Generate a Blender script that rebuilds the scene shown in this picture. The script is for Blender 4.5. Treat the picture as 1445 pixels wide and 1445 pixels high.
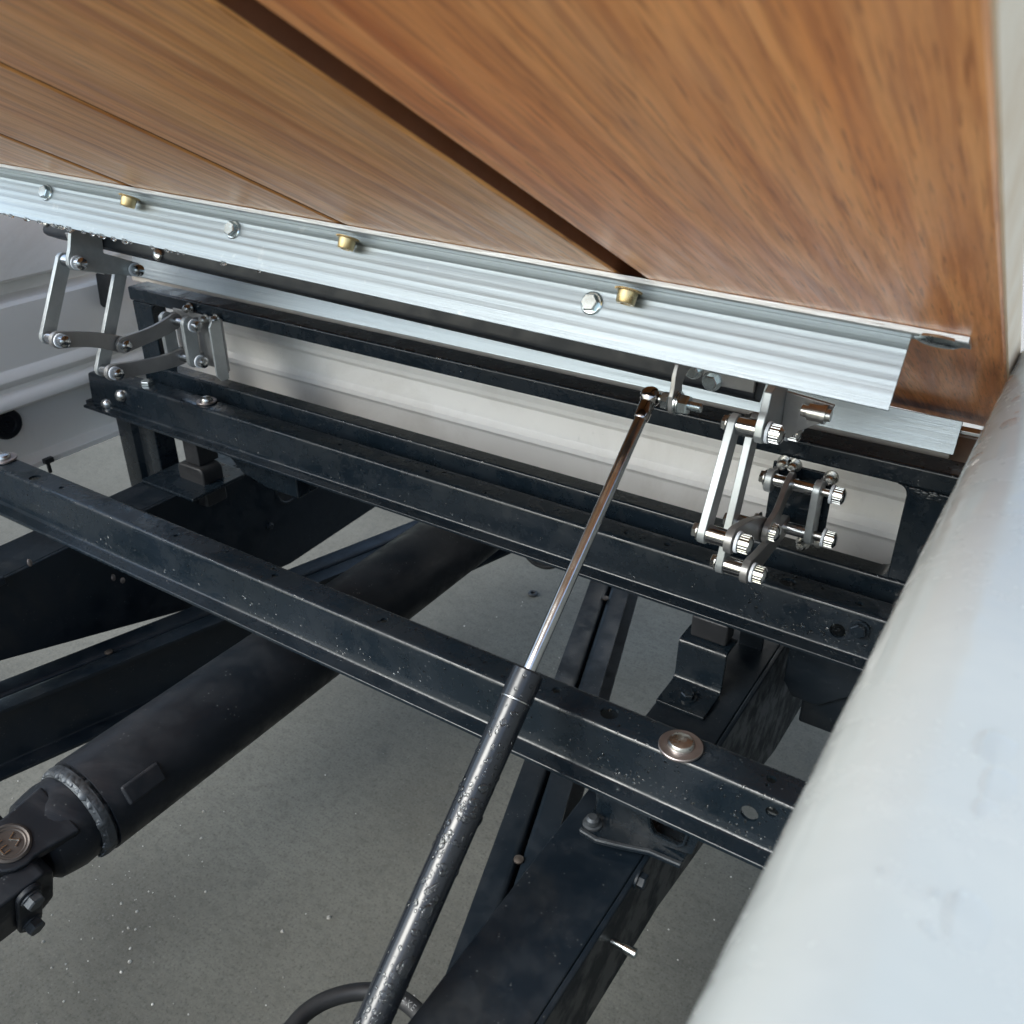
import bpy, bmesh, math, random
from mathutils import Vector, Matrix
for o in list(bpy.data.objects): bpy.data.objects.remove(o)
sc = bpy.context.scene
R = math.radians
random.seed(7)
# ------------------------------------------------------------------ camera
F, C0, CZ = 1290.0, 722.5, 1.35
PITCH, YAW = R(28.9), R(33.1)
cam = bpy.data.cameras.new('camera'); camo = bpy.data.objects.new('camera', cam)
sc.collection.objects.link(camo); sc.camera = camo
camo.location = (0, 0, CZ); camo.rotation_euler = (R(90) - PITCH, 0, YAW)
cam.sensor_width = 36; cam.lens = 36 * F / 1445; cam.clip_start = 0.02; cam.clip_end = 500
cam.dof.use_dof = True; cam.dof.focus_distance = 1.0; cam.dof.aperture_fstop = 13
# ------------------------------------------------------------------ world, sun, exposure
SUN_EL, SUN_AZ = 42, 205           # azimuth measured from +Y towards +X
w = bpy.data.worlds.new('World'); sc.world = w; w.use_nodes = True
nt = w.node_tree; bg = nt.nodes['Background']
sky = nt.nodes.new('ShaderNodeTexSky'); sky.sky_type = 'NISHITA'; sky.sun_disc = False
sky.sun_elevation = R(SUN_EL); sky.sun_rotation = R(SUN_AZ); sky.dust_density = 2.5; sky.ozone_density = 1.0
hs = nt.nodes.new('ShaderNodeHueSaturation'); hs.inputs['Saturation'].default_value = .85
tn = nt.nodes.new('ShaderNodeMix'); tn.data_type = 'RGBA'; tn.blend_type = 'MULTIPLY'; tn.inputs[0].default_value = 1; tn.inputs[7].default_value = (.94, 1.0, .985, 1)
nt.links.new(sky.outputs[0], hs.inputs['Color']); nt.links.new(hs.outputs[0], tn.inputs[6]); nt.links.new(tn.outputs[2], bg.inputs[0]); bg.inputs[1].default_value = 0.15
sl = bpy.data.lights.new('sun', 'SUN'); sl.energy = .95; sl.angle = R(32); sl.color = (.95, .985, 1)
so = bpy.data.objects.new('sun', sl); sc.collection.objects.link(so)
sd = Vector((math.sin(R(SUN_AZ)) * math.cos(R(SUN_EL)), math.cos(R(SUN_AZ)) * math.cos(R(SUN_EL)), math.sin(R(SUN_EL))))
so.rotation_euler = sd.to_track_quat('Z', 'Y').to_euler()
sc.view_settings.view_transform = 'Standard'; sc.view_settings.look = 'None'
sc.view_settings.exposure = 1.4; sc.view_settings.gamma = 1
sc.render.engine = 'CYCLES'
sc.cycles.max_bounces = 8
# ------------------------------------------------------------------ survey helper: a sight line met with a plane of the truck
def ray(px, py):
    x = px - C0; y = C0 - py; z = F
    f = z * math.cos(PITCH) + y * math.sin(PITCH); u = -z * math.sin(PITCH) + y * math.cos(PITCH)
    c, s = math.cos(YAW), math.sin(YAW)
    return Vector((-f * s + x * c, f * c + x * s, u))
def P(px, py, ax, v):
    d = ray(px, py); o = Vector((0, 0, CZ)); t = (v - o[ax]) / d[ax]
    return o + d * t
# ------------------------------------------------------------------ materials
def newmat(name):
    m = bpy.data.materials.new(name); m.use_nodes = True
    n = m.node_tree; return m, n, n.nodes['Principled BSDF']
def N(n, t, **k):
    x = n.nodes.new(t)
    for a, b in k.items():
        if a in x.inputs.keys() if hasattr(x.inputs, 'keys') else False: x.inputs[a].default_value = b
        else: setattr(x, a, b)
    return x
def coords(n, scale=(1, 1, 1), rot=(0, 0, 0), gen='Object'):
    tc = n.nodes.new('ShaderNodeTexCoord'); mp = n.nodes.new('ShaderNodeMapping')
    mp.inputs['Scale'].default_value = scale; mp.inputs['Rotation'].default_value = rot
    n.links.new(tc.outputs[gen], mp.inputs[0]); return mp
def noise(n, vec, scale, detail=4, rough=.55, dist=0):
    x = n.nodes.new('ShaderNodeTexNoise'); x.inputs['Scale'].default_value = scale
    x.inputs['Detail'].default_value = detail; x.inputs['Roughness'].default_value = rough
    x.inputs['Distortion'].default_value = dist
    if vec: n.links.new(vec.outputs[0], x.inputs['Vector'])
    return x.outputs[0]
def ramp(n, fac, stops):
    r = n.nodes.new('ShaderNodeValToRGB'); e = r.color_ramp.elements
    while len(e) < len(stops): e.new(.5)
    for i, (p, c) in enumerate(stops):
        e[i].position = p
        e[i].color = (c, c, c, 1) if not isinstance(c, (tuple, list)) else tuple(c) + (1,)
    n.links.new(fac, r.inputs[0]); return r.outputs[0]
def mix(n, f, a, b, mode='MIX'):
    x = n.nodes.new('ShaderNodeMix'); x.data_type = 'RGBA'; x.blend_type = mode
    for i, v in ((0, f), (6, a), (7, b)):
        if hasattr(v, 'is_linked'): n.links.new(v, x.inputs[i])
        elif i == 0: x.inputs[0].default_value = v
        else: x.inputs[i].default_value = tuple(v) + (1,)
    return x.outputs[2]
def bump(n, h, strength, dist, p):
    b = n.nodes.new('ShaderNodeBump'); b.inputs['Strength'].default_value = strength; b.inputs['Distance'].default_value = dist
    n.links.new(h, b.inputs['Height'])
    prev = p.inputs['Normal'].links
    if prev: n.links.new(prev[0].from_socket, b.inputs['Normal'])
    n.links.new(b.outputs[0], p.inputs['Normal'])
M = {}
def m_paint(key, col, col2, r0, r1, dirt=None, specks=0.0, sc_=9, orange=.02, coat=0):
    m, n, p = newmat(key); c = coords(n)
    f = noise(n, c, sc_, 6, .6)
    base = mix(n, ramp(n, f, [(.35, 0.0), (.7, 1.0)]), col, col2)
    if dirt:
        g = noise(n, c, 3.1, 8, .7, .6)
        base = mix(n, ramp(n, g, [(.52, 0.0), (.72, .8)]), base, dirt)
    if specks:
        v = n.nodes.new('ShaderNodeTexVoronoi'); v.inputs['Scale'].default_value = 190; n.links.new(c.outputs[0], v.inputs['Vector'])
        sp = ramp(n, v.outputs['Distance'], [(.10, 1.0), (.2, 0.0)])
        gate = ramp(n, noise(n, c, 35, 2), [(.55, 0.0), (.62, specks)])
        mm = n.nodes.new('ShaderNodeMath'); mm.operation = 'MULTIPLY'; n.links.new(sp, mm.inputs[0]); n.links.new(gate, mm.inputs[1])
        base = mix(n, mm.outputs[0], base, (.25, .26, .26))
    n.links.new(base, p.inputs['Base Color'])
    rr = noise(n, c, 26, 5, .65)
    n.links.new(ramp(n, rr, [(.42, r0), (.60, r1)]), p.inputs['Roughness'])
    bump(n, noise(n, c, 140, 3), orange * 4, .0006, p)
    if coat: p.inputs['Coat Weight'].default_value = coat; p.inputs['Coat Roughness'].default_value = .10
    M[key] = m; return m
m_paint('black_paint', (.005, .009, .013), (.009, .014, .020), .12, .40, dirt=(.014, .018, .022), specks=.15, coat=.10)
M['black_paint'].node_tree.nodes['Principled BSDF'].inputs['Specular IOR Level'].default_value = .36
m_paint('frame_paint', (.005, .009, .014), (.010, .015, .021), .30, .60, dirt=(.028, .028, .027), specks=.22, sc_=5)
M['frame_paint'].node_tree.nodes['Principled BSDF'].inputs['Specular IOR Level'].default_value = .34
m_paint('shaft_paint', (.007, .010, .014), (.015, .016, .019), .38, .62, dirt=(.085, .08, .084), specks=.25, sc_=7)
M['shaft_paint'].node_tree.nodes['Principled BSDF'].inputs['Specular IOR Level'].default_value = .32
m_paint('strut_black', (.012, .014, .018), (.012, .015, .02), .19, .27, coat=.15)
m_paint('cream_paint', (.74, .72, .69), (.78, .76, .73), .28, .5, dirt=(.60, .57, .53), sc_=6)
m_paint('white_paint', (.335, .36, .355), (.375, .39, .38), .10, .30, sc_=4)
m_paint('grey_paint', (.42, .43, .44), (.46, .47, .48), .2, .35)
m_paint('blue_grey', (.30, .37, .42), (.34, .41, .46), .3, .5)
m_paint('rubber', (.010, .011, .013), (.016, .017, .019), .45, .7)
m_paint('satin_black', (.009, .011, .015), (.013, .016, .021), .36, .5)
M['satin_black'].node_tree.nodes['Principled BSDF'].inputs['Specular IOR Level'].default_value = .35
def wetfilm(key, sc_, st, dist):
    m = M[key]; n = m.node_tree; p = n.nodes['Principled BSDF']; bump(n, ramp(n, noise(n, coords(n), sc_, 3, .5), [(.45, 0.0), (.6, 1.0)]), st, dist, p)
wetfilm('white_paint', 16, .10, .003)
wetfilm('black_paint', 90, .12, .001)
m_paint('tan_seal', (.34, .31, .28), (.42, .39, .35), .5, .7)
m_paint('print_white', (.30, .31, .32), (.36, .37, .38), .6, .8)
def m_metal(key, col, r0, r1, stripe=None, tint2=None, metal=1.0, spots=None):
    m, n, p = newmat(key); p.inputs['Metallic'].default_value = metal
    c = coords(n, stripe or (1, 1, 1))
    f = noise(n, c, 60 if stripe else 40, 6, .7)
    f2 = noise(n, c, 14 if stripe else 9, 3, .6)
    t2 = tint2 or tuple(x * .78 for x in col)
    a = mix(n, ramp(n, f, [(.3, 0.0), (.7, 1.0)]), t2, col)
    a = mix(n, ramp(n, f2, [(.35, .5), (.6, 0.0)]), a, t2)
    if spots:
        cc = coords(n); g = noise(n, cc, 45, 4, .6); a = mix(n, ramp(n, g, [(.66, 0.0), (.72, .8)]), a, spots)
    n.links.new(a, p.inputs['Base Color'])
    n.links.new(ramp(n, f, [(.3, r0), (.7, r1)]), p.inputs['Roughness'])
    if stripe: bump(n, f, .25, .0008, p)
    else: bump(n, noise(n, coords(n), 220, 3), .10, .0004, p)
    M[key] = m; return m
m_metal('aluminium', (.40, .445, .475), .32, .52, stripe=(.06, 9, 9), tint2=(.29, .33, .36), spots=(.42, .45, .47))
m_metal('aluminium_edge', (.66, .69, .70), .25, .4, stripe=(.4, 8, 8))
m_metal('zinc', (.66, .72, .73), .16, .30)
m_metal('galvanised_link', (.50, .525, .53), .30, .48, tint2=(.36, .385, .39), metal=.6)
m_metal('dark_plate', (.36, .355, .35), .28, .44, metal=.65)
m_metal('chrome', (.66, .67, .68), .12, .22)
m_metal('dark_chrome', (.42, .38, .36), .06, .12)
m_metal('brass', (.62, .47, .25), .22, .36)
m_metal('washer_steel', (.44, .39, .38), .34, .5)
m_metal('stainless', (.62, .62, .60), .22, .34)
m_metal('weld_steel', (.14, .155, .17), .4, .65, tint2=(.05, .055, .06), metal=.7)
m_metal('cast_dirty', (.10, .085, .075), .4, .6, metal=.6)
def m_wood():
    m, n, p = newmat('oiled_wood')
    tc = n.nodes.new('ShaderNodeTexCoord'); oi = n.nodes.new('ShaderNodeObjectInfo')
    # every board has its own place in the log
    rnd = n.nodes.new('ShaderNodeVectorMath'); rnd.operation = 'SCALE'; rnd.inputs[0].default_value = (3.7, 11.3, 1.9)
    n.links.new(oi.outputs['Random'], rnd.inputs['Scale'])
    add = n.nodes.new('ShaderNodeVectorMath'); n.links.new(tc.outputs['Object'], add.inputs[0]); n.links.new(rnd.outputs[0], add.inputs[1])
    def mp(src, sc3, rot=(0, 0, 0), loc=(0, 0, 0)):
        x = n.nodes.new('ShaderNodeMapping'); x.inputs['Scale'].default_value = sc3; x.inputs['Rotation'].default_value = rot; x.inputs['Location'].default_value = loc
        n.links.new(src, x.inputs[0]); return x
    grain = mp(add.outputs[0], (14, 1.0, 14))
    # growth rings: distance from a pith line that runs nearly along the board
    lo = mp(tc.outputs['Object'], (1, .10, 1), (0, 0, 0), (.02, 0, .03))
    wob = n.nodes.new('ShaderNodeTexNoise'); wob.inputs['Scale'].default_value = 2.6; wob.inputs['Detail'].default_value = 3
    g3 = mp(add.outputs[0], (2.4, .55, 2.4)); n.links.new(g3.outputs[0], wob.inputs['Vector'])
    ws = n.nodes.new('ShaderNodeVectorMath'); ws.operation = 'MULTIPLY_ADD'; ws.inputs[1].default_value = (.10, 0, .10)
    n.links.new(wob.outputs['Color'], ws.inputs[0]); n.links.new(lo.outputs[0], ws.inputs[2])
    wv = n.nodes.new('ShaderNodeTexWave'); wv.wave_type = 'RINGS'; wv.rings_direction = 'Y'; wv.wave_profile = 'SAW'
    wv.inputs['Scale'].default_value = 11; wv.inputs['Distortion'].default_value = 2.2; wv.inputs['Detail'].default_value = 3
    wv.inputs['Detail Scale'].default_value = 1.4
    n.links.new(ws.outputs[0], wv.inputs['Vector'])
    big = noise(n, mp(add.outputs[0], (5, .6, 5)), 1.6, 4, .55)
    fine = noise(n, grain, 7, 6, .7)
    pore = noise(n, mp(add.outputs[0], (230, 12, 230)), 2.0, 2, .5)
    c1 = ramp(n, wv.outputs['Color'], [(0.0, (.88, .43, .14)), (.55, (.76, .315, .085)), (.86, (.56, .21, .058)), (1.0, (.76, .33, .10))])
    c2 = mix(n, ramp(n, big, [(.36, 0.0), (.64, .65)]), c1, (.88, .47, .16))
    c2 = mix(n, ramp(n, noise(n, mp(add.outputs[0], (42, 1.3, 42)), 6, 4, .6), [(.38, .5), (.52, 0.0)]), c2, (.42, .165, .055))
    c3 = mix(n, ramp(n, fine, [(.38, .35), (.54, 0.0)]), c2, (.44, .19, .066))
    c4 = mix(n, ramp(n, pore, [(.30, .6), (.41, 0.0)]), c3, (.26, .10, .036))
    grey = noise(n, mp(add.outputs[0], (4, .9, 4)), 2.3, 5, .6)
    c5 = mix(n, ramp(n, grey, [(.56, 0.0), (.70, .25)]), c4, (.44, .28, .18))
    hv = n.nodes.new('ShaderNodeHueSaturation'); hv.inputs['Saturation'].default_value = 1.0
    rm = n.nodes.new('ShaderNodeMapRange'); rm.inputs['To Min'].default_value = .488; rm.inputs['To Max'].default_value = .500; n.links.new(oi.outputs['Random'], rm.inputs['Value']); n.links.new(rm.outputs[0], hv.inputs['Hue'])
    rv = n.nodes.new('ShaderNodeMapRange'); rv.inputs['To Min'].default_value = 1.10; rv.inputs['To Max'].default_value = .94; n.links.new(oi.outputs['Random'], rv.inputs['Value']); n.links.new(rv.outputs[0], hv.inputs['Value'])
    n.links.new(c5, hv.inputs['Color']); n.links.new(hv.outputs[0], p.inputs['Base Color'])
    n.links.new(ramp(n, fine, [(.3, .44), (.7, .28)]), p.inputs['Roughness'])
    p.inputs['Specular IOR Level'].default_value = .3
    bump(n, pore, .18, .0006, p); bump(n, fine, .25, .0008, p)
    M['wood'] = m
m_wood()
m_paint('lit_wood', (.72, .52, .34), (.80, .62, .44), .5, .7, sc_=14)  # paler wood tone with the bright daylight put into the colour
m_paint('groove_brown', (.13, .052, .024), (.19, .078, .036), .45, .65)  # darker brown than the boards, for the faces inside the gaps
def m_concrete():
    m, n, p = newmat('concrete'); c = coords(n)
    a = noise(n, c, 2.2, 7, .6); b = noise(n, c, 55, 5, .7); d = noise(n, c, 6.5, 5, .65, .4)
    col = mix(n, ramp(n, a, [(.35, 0.0), (.65, 1.0)]), (.092, .088, .075), (.138, .133, .114))
    col = mix(n, ramp(n, b, [(.36, .35), (.52, 0.0)]), col, (.055, .054, .046))
    col = mix(n, ramp(n, d, [(.60, 0.0), (.72, .55)]), col, (.068, .068, .063))
    st = noise(n, coords(n, (1, 9, 1), (0, 0, R(35))), 22, 3, .5)
    col = mix(n, ramp(n, st, [(.42, .25), (.55, 0.0)]), col, (.09, .09, .082))
    gr_ = noise(n, c, 210, 3, .6)
    col = mix(n, ramp(n, gr_, [(.34, .5), (.46, 0.0)]), col, (.045, .044, .039))
    col = mix(n, ramp(n, gr_, [(.60, 0.0), (.72, .6)]), col, (.16, .155, .14))
    n.links.new(col, p.inputs['Base Color']); p.inputs['Roughness'].default_value = .92; p.inputs['Specular IOR Level'].default_value = .2
    bump(n, b, .5, .002, p); M['concrete'] = m
m_concrete()
def m_water():
    m = bpy.data.materials.new('water'); m.use_nodes = True; n = m.node_tree; n.nodes.clear()
    o = n.nodes.new('ShaderNodeOutputMaterial'); mx = n.nodes.new('ShaderNodeMixShader'); fr = n.nodes.new('ShaderNodeFresnel'); fr.inputs[0].default_value = 1.42
    tr = n.nodes.new('ShaderNodeBsdfTransparent'); tr.inputs[0].default_value = (1, 1, 1, 1); gl = n.nodes.new('ShaderNodeBsdfGlossy'); gl.inputs['Roughness'].default_value = .03
    ge = n.nodes.new('ShaderNodeNewGeometry'); mth = n.nodes.new('ShaderNodeMath'); mth.operation = 'SUBTRACT'; mth.use_clamp = True; n.links.new(fr.outputs[0], mth.inputs[0]); n.links.new(ge.outputs['Backfacing'], mth.inputs[1]); n.links.new(mth.outputs[0], mx.inputs[0]); n.links.new(tr.outputs[0], mx.inputs[1]); n.links.new(gl.outputs[0], mx.inputs[2]); n.links.new(mx.outputs[0], o.inputs[0])
    M['water'] = m
m_water()
def m_glass():
    m, n, p = newmat('water_bead'); p.inputs['Base Color'].default_value = (.95, .97, .97, 1)
    p.inputs['Roughness'].default_value = .02; p.inputs['IOR'].default_value = 1.33; p.inputs['Transmission Weight'].default_value = 1
    M['water_bead'] = m
m_glass()
m_paint('grit', (.13, .12, .10), (.55, .53, .5), .6, .8, sc_=60)
m_paint('plastic_white', (.70, .74, .80), (.74, .78, .83), .35, .45)
# ------------------------------------------------------------------ mesh building
COL = sc.collection
def frame_from(z):
    z = Vector(z).normalized(); a = Vector((1, 0, 0)) if abs(z.x) < .9 else Vector((0, 1, 0))
    x = a.cross(z).normalized(); return x, z.cross(x), z
class MB:
    def __init__(s): s.v = []; s.f = []
    def add(s, vs, fs):
        o = len(s.v); s.v += [Vector(v) for v in vs]; s.f += [tuple(i + o for i in f) for f in fs]; return s
    def box(s, lo, hi, T=None):
        (x0, y0, z0), (x1, y1, z1) = lo, hi
        vs = [Vector(q) for q in ((x0,y0,z0),(x1,y0,z0),(x1,y1,z0),(x0,y1,z0),(x0,y0,z1),(x1,y0,z1),(x1,y1,z1),(x0,y1,z1))]
        if T: vs = [T @ v for v in vs]
        return s.add(vs, [(0,3,2,1),(4,5,6,7),(0,1,5,4),(1,2,6,5),(2,3,7,6),(3,0,4,7)])
    def prism(s, poly, a, b, fn):
        """closed 2-D polygon swept from parameter a to b; fn(u, v, t) -> point"""
        n = len(poly); vs = [fn(u, v, a) for u, v in poly] + [fn(u, v, b) for u, v in poly]
        fs = [(i, (i + 1) % n, (i + 1) % n + n, i + n) for i in range(n)] + [tuple(range(n))[::-1], tuple(range(n, 2 * n))]
        return s.add(vs, fs)
    def lathe(s, p0, axis, prof, n=20, x=None):
        """prof: list of (along, radius); closed with caps"""
        X, Y, Z = frame_from(axis); p0 = Vector(p0)
        if x is not None:
            X = Vector(x); X = (X - Z * X.dot(Z)).normalized(); Y = Z.cross(X)
        vs = []; fs = []; m = len(prof)
        for h, r in prof:
            for i in range(n):
                a = 2 * math.pi * i / n; vs.append(p0 + Z * h + (X * math.cos(a) + Y * math.sin(a)) * r)
        for k in range(m - 1):
            for i in range(n):
                j = (i + 1) % n; fs.append((k*n+i, k*n+j, (k+1)*n+j, (k+1)*n+i))
        fs += [tuple(range(n))[::-1], tuple(range((m-1)*n, m*n))]
        return s.add(vs, fs)
    def cyl(s, p0, p1, r, n=20, r1=None):
        d = Vector(p1) - Vector(p0); L = d.length; q = min(.0012, L * .2, r * .2); r1 = r if r1 is None else r1
        return s.lathe(p0, d, [(0, r - q), (q, r), (L - q, r1), (L, r1 - q)], n)
    def hexa(s, p0, axis, r, h, rot=0.0):
        X, Y, Z = frame_from(axis); x = X * math.cos(rot) + Y * math.sin(rot)
        return s.lathe(p0, axis, [(0, r), (h * .82, r), (h, r * .86)], 6, x)
    def ring(s, p0, axis, R_, r, n=28, k=10):
        X, Y, Z = frame_from(axis); p0 = Vector(p0); vs = []; fs = []
        for i in range(n):
            a = 2*math.pi*i/n; d = X*math.cos(a)+Y*math.sin(a)
            for j in range(k):
                b = 2*math.pi*j/k; vs.append(p0 + d*(R_+r*math.cos(b)) + Z*r*math.sin(b))
        for i in range(n):
            for j in range(k):
                i2, j2 = (i+1) % n, (j+1) % k; fs.append((i*k+j, i2*k+j, i2*k+j2, i*k+j2))
        return s.add(vs, fs)
    def tube(s, pts, r, k=12):
        pts = [Vector(p) for p in pts]; vs = []; fs = []; up = None
        for i, p in enumerate(pts):
            t = (pts[min(i+1, len(pts)-1)] - pts[max(i-1, 0)]).normalized()
            if up is None: up = frame_from(t)[0]
            up = (up - t * up.dot(t)).normalized(); sd_ = t.cross(up)
            for j in range(k):
                a = 2*math.pi*j/k; vs.append(p + up*r*math.cos(a) + sd_*r*math.sin(a))
        for i in range(len(pts)-1):
            for j in range(k):
                j2 = (j+1) % k; fs.append((i*k+j, i*k+j2, (i+1)*k+j2, (i+1)*k+j))
        fs += [tuple(range(k))[::-1], tuple(range((len(pts)-1)*k, len(pts)*k))]
        return s.add(vs, fs)
    def drop(s, p, nrm, r, flat=.55, stretch=1.0, sdir=None):
        X, Y, Z = frame_from(nrm); p = Vector(p)
        if sdir is not None:
            X = (Vector(sdir) - Z*Vector(sdir).dot(Z)).normalized(); Y = Z.cross(X)
        vs = []; fs = []; n = 9; jit = random.uniform(0, 6)
        rows = [(1.0, -.08), (.97, .25), (.74, .68), (.38, .93)]
        for q, h in rows:
            for i in range(n):
                a = 2*math.pi*i/n; w_ = 1 + .10*math.sin(2*a + jit)
                vs.append(p + (X*math.cos(a)*stretch + Y*math.sin(a))*r*q*w_ + Z*h*r*flat)
        vs.append(p + Z*r*flat)
        for k in range(3):
            for i in range(n): j = (i+1) % n; fs.append((k*n+i, k*n+j, (k+1)*n+j, (k+1)*n+i))
        for i in range(n): fs.append((3*n+i, 3*n+(i+1) % n, 4*n))
        fs.append(tuple(range(n))[::-1])
        return s.add(vs, fs)
    def mesh(s, name):
        me = bpy.data.meshes.new(name); me.from_pydata([tuple(v) for v in s.v], [], s.f)
        bm = bmesh.new(); bm.from_mesh(me); bmesh.ops.recalc_face_normals(bm, faces=bm.faces)
        finish(bm); bm.to_mesh(me); bm.free(); return me
    def build(s, name, mat, parent=None, bevel=0, origin=None, local=False):
        if origin is not None:
            o_ = Vector(origin); s.v = [v - o_ for v in s.v]
        me = s.mesh(name); me.materials.append(M[mat] if isinstance(mat, str) else mat)
        ob = bpy.data.objects.new(name, me); COL.objects.link(ob)
        if origin is not None: ob.location = origin
        if parent: setpar(ob, parent, local)
        if bevel:
            b = ob.modifiers.new('bevel', 'BEVEL'); b.width = bevel; b.segments = 2; b.limit_method = 'ANGLE'; b.angle_limit = R(40); b.harden_normals = True
        return ob
def finish(bm):
    for f in bm.faces: f.smooth = True
    for e in bm.edges: e.smooth = not (len(e.link_faces) == 2 and e.calc_face_angle(0) > R(34))
def setpar(ob, parent, local=False):
    ob.parent = parent
    if not local:
        m = Matrix.Identity(4); q = parent
        chain = []
        while q: chain.append(q); q = q.parent
        for q in reversed(chain): m = m @ q.matrix_parent_inverse @ Matrix.LocRotScale(q.location, q.rotation_euler, q.scale)
        ob.matrix_parent_inverse = m.inverted()
def tag(o, label=None, cat=None, group=None, kind=None):
    if label: o['label'] = label
    if cat: o['category'] = cat
    if group: o['group'] = group
    if kind: o['kind'] = kind
    return o
def thing(name, loc, label, cat, group=None):
    o = bpy.data.objects.new(name, None); COL.objects.link(o); o.location = loc; o.empty_display_size = .05
    return tag(o, label, cat, group)
def cut(ob, mb):
    me = mb.mesh('cutter'); c = bpy.data.objects.new('cutter', me); COL.objects.link(c)
    d = ob.modifiers.new('cut', 'BOOLEAN'); d.object = c; d.solver = 'EXACT'; d.use_self = False
    bpy.context.view_layer.update(); dg = bpy.context.evaluated_depsgraph_get()
    new = bpy.data.meshes.new_from_object(ob.evaluated_get(dg)); ob.modifiers.remove(d)
    bpy.data.objects.remove(c)
    bm = bmesh.new(); bm.from_mesh(new); finish(bm); bm.to_mesh(new); bm.free()
    ob.data = new
    return ob
def arcpts(c, r, a0, a1, n=4):
    return [(c[0] + r*math.cos(R(a0+(a1-a0)*i/n)), c[1] + r*math.sin(R(a0+(a1-a0)*i/n))) for i in range(n+1)]
def fillet(poly, r, n=3):
    """round the inner corners of an open 2-D polyline"""
    out = [poly[0]]
    for i in range(1, len(poly)-1):
        p, a, b = Vector(poly[i]), Vector(poly[i-1]), Vector(poly[i+1])
        d1, d2 = (a-p).normalized(), (b-p).normalized(); ang = d1.angle(d2)
        if ang > R(172): out.append(tuple(p)); continue
        t = min(r/math.tan(ang/2), (a-p).length*.45, (b-p).length*.45)
        q0, q1 = p+d1*t, p+d2*t
        for k in range(n+1):
            s = k/n; out.append(tuple(q0*(1-s)**2 + p*2*s*(1-s) + q1*s*s))
    return out + [poly[-1]]
def thick(poly, t):
    """closed outline of an open polyline given thickness t to its right"""
    n = len(poly); off = []
    for i in range(n):
        p = Vector(poly[i]); ns = []
        for a, b in ((i-1, i), (i, i+1)):
            if a >= 0 and b < n:
                d = Vector(poly[b])-Vector(poly[a]); ns.append(Vector((d.y, -d.x)).normalized())
        m = sum(ns, Vector((0, 0))); m.normalize(); k = 1/max(.4, m.dot(ns[0])); off.append(tuple(p + m*t*k))
    return list(poly) + off[::-1]
def capsule(p, q, r, n=8, r2=None):
    r2 = r2 or r; p, q = Vector(p), Vector(q); a = math.atan2((q-p).y, (q-p).x)
    pts = []
    for i in range(n+1): t = a+math.pi/2+math.pi*i/n; pts.append((p.x+r*math.cos(t), p.y+r*math.sin(t)))
    for i in range(n+1): t = a-math.pi/2+math.pi*i/n; pts.append((q.x+r2*math.cos(t), q.y+r2*math.sin(t)))
    return pts
XYZ = lambda u, v, t: (t, u, v)          # profile in Y-Z swept along X
YZX = lambda u, v, t: (u, t, v)          # profile in X-Z swept along Y
# ================================================================== SETTING
g = MB(); gs = 60
g.add([(-gs, -gs, 0), (gs, -gs, 0), (gs, gs, 0), (-gs, gs, 0)], [(0, 1, 2, 3)])
tag(g.build('ground', 'concrete'), 'grey concrete driveway under and around the truck', 'ground', kind='structure')
# ------------------------------------------------------------------ cream panel behind the black frame (front wall of the bed)
def wall_profile(levels): return levels
t = thing('front_panel', (-.74, 1.05, .7), 'cream painted front panel with pressed ribs behind the black tube frame', 'body panel')
pf = [(1.05, .935), (1.05, .862), (1.047, .857), (1.043, .853), (1.043, .846), (1.047, .842), (1.05, .838), (1.05, .806), (1.047, .802), (1.042, .798), (1.042, .79), (1.047, .785),
      (1.05, .78), (1.05, .735), (1.062, .73), (1.062, .935)]
MB().prism(pf, -1.46, -.045, XYZ).build('panel_sheet', 'cream_paint', t)
dr = MB()
for i in range(260): dr.drop((random.uniform(-1.25, -.12), 1.05, random.uniform(.81, .93)), (0, -1, 0), random.choice((.0005, .0008, .0011, .0015)), .5, random.uniform(1, 2.2), (0, 0, 1))
tag(dr.build('water_droplets', 'water_bead', t), kind='stuff')
MB().prism([(.966, .926), (.966, .933), (1.049, .933), (1.049, .926)], -1.33, -.055, XYZ).build('top_flange', 'tan_seal', t)
# ------------------------------------------------------------------ left side panel
WX = -1.47
k = (-WX)/1.5
zz = lambda z: 1.35-(1.35-z)*k
t = thing('side_panel', (WX, .6, .6), 'cream inner side panel with pressed ribs at the far left of the bed', 'body panel')
lv = [(0, 1.075), (0, .962), (-.004, .957), (-.035, .952), (-.035, .930), (-.004, .925), (0, .919), (0, .818), (.008, .810), (.011, .802), (.008, .795), (.002, .790), (.004, .783), (.014, .776), (.018, .768),
      (.018, .760), (.012, .755), (-.012, .750), (-.02, .745), (-.02, .655), (-.012, .650), (.004, .647), (.004, .637), (-.03, .635), (-.06, .635), (-.06, 1.075)]
MB().prism([(WX+x, zz(z)) for x, z in lv], -.3, 1.049, YZX).build('panel_sheet', 'cream_paint', t, bevel=.0015)
d = P(8, 598, 0, WX-.018)
pl = MB(); pl.lathe(d, (1, 0, 0), [(0, .0265), (.004, .0265), (.006, .024), (.006, .016), (.003, .014), (.003, .004), (.010, .003)], 28)
pl.build('rubber_plug', 'satin_black', t)['label'] = 'round dark plug in the lower band of the panel'
dr = MB()
for i in range(70):
    y = random.uniform(.70, .95); z = random.uniform(.965, 1.06); dr.drop((WX, y, zz(z)), (1, 0, 0), random.uniform(.0012, .003), .4)
tag(dr.build('water_droplets', 'water', t), kind='stuff')
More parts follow.
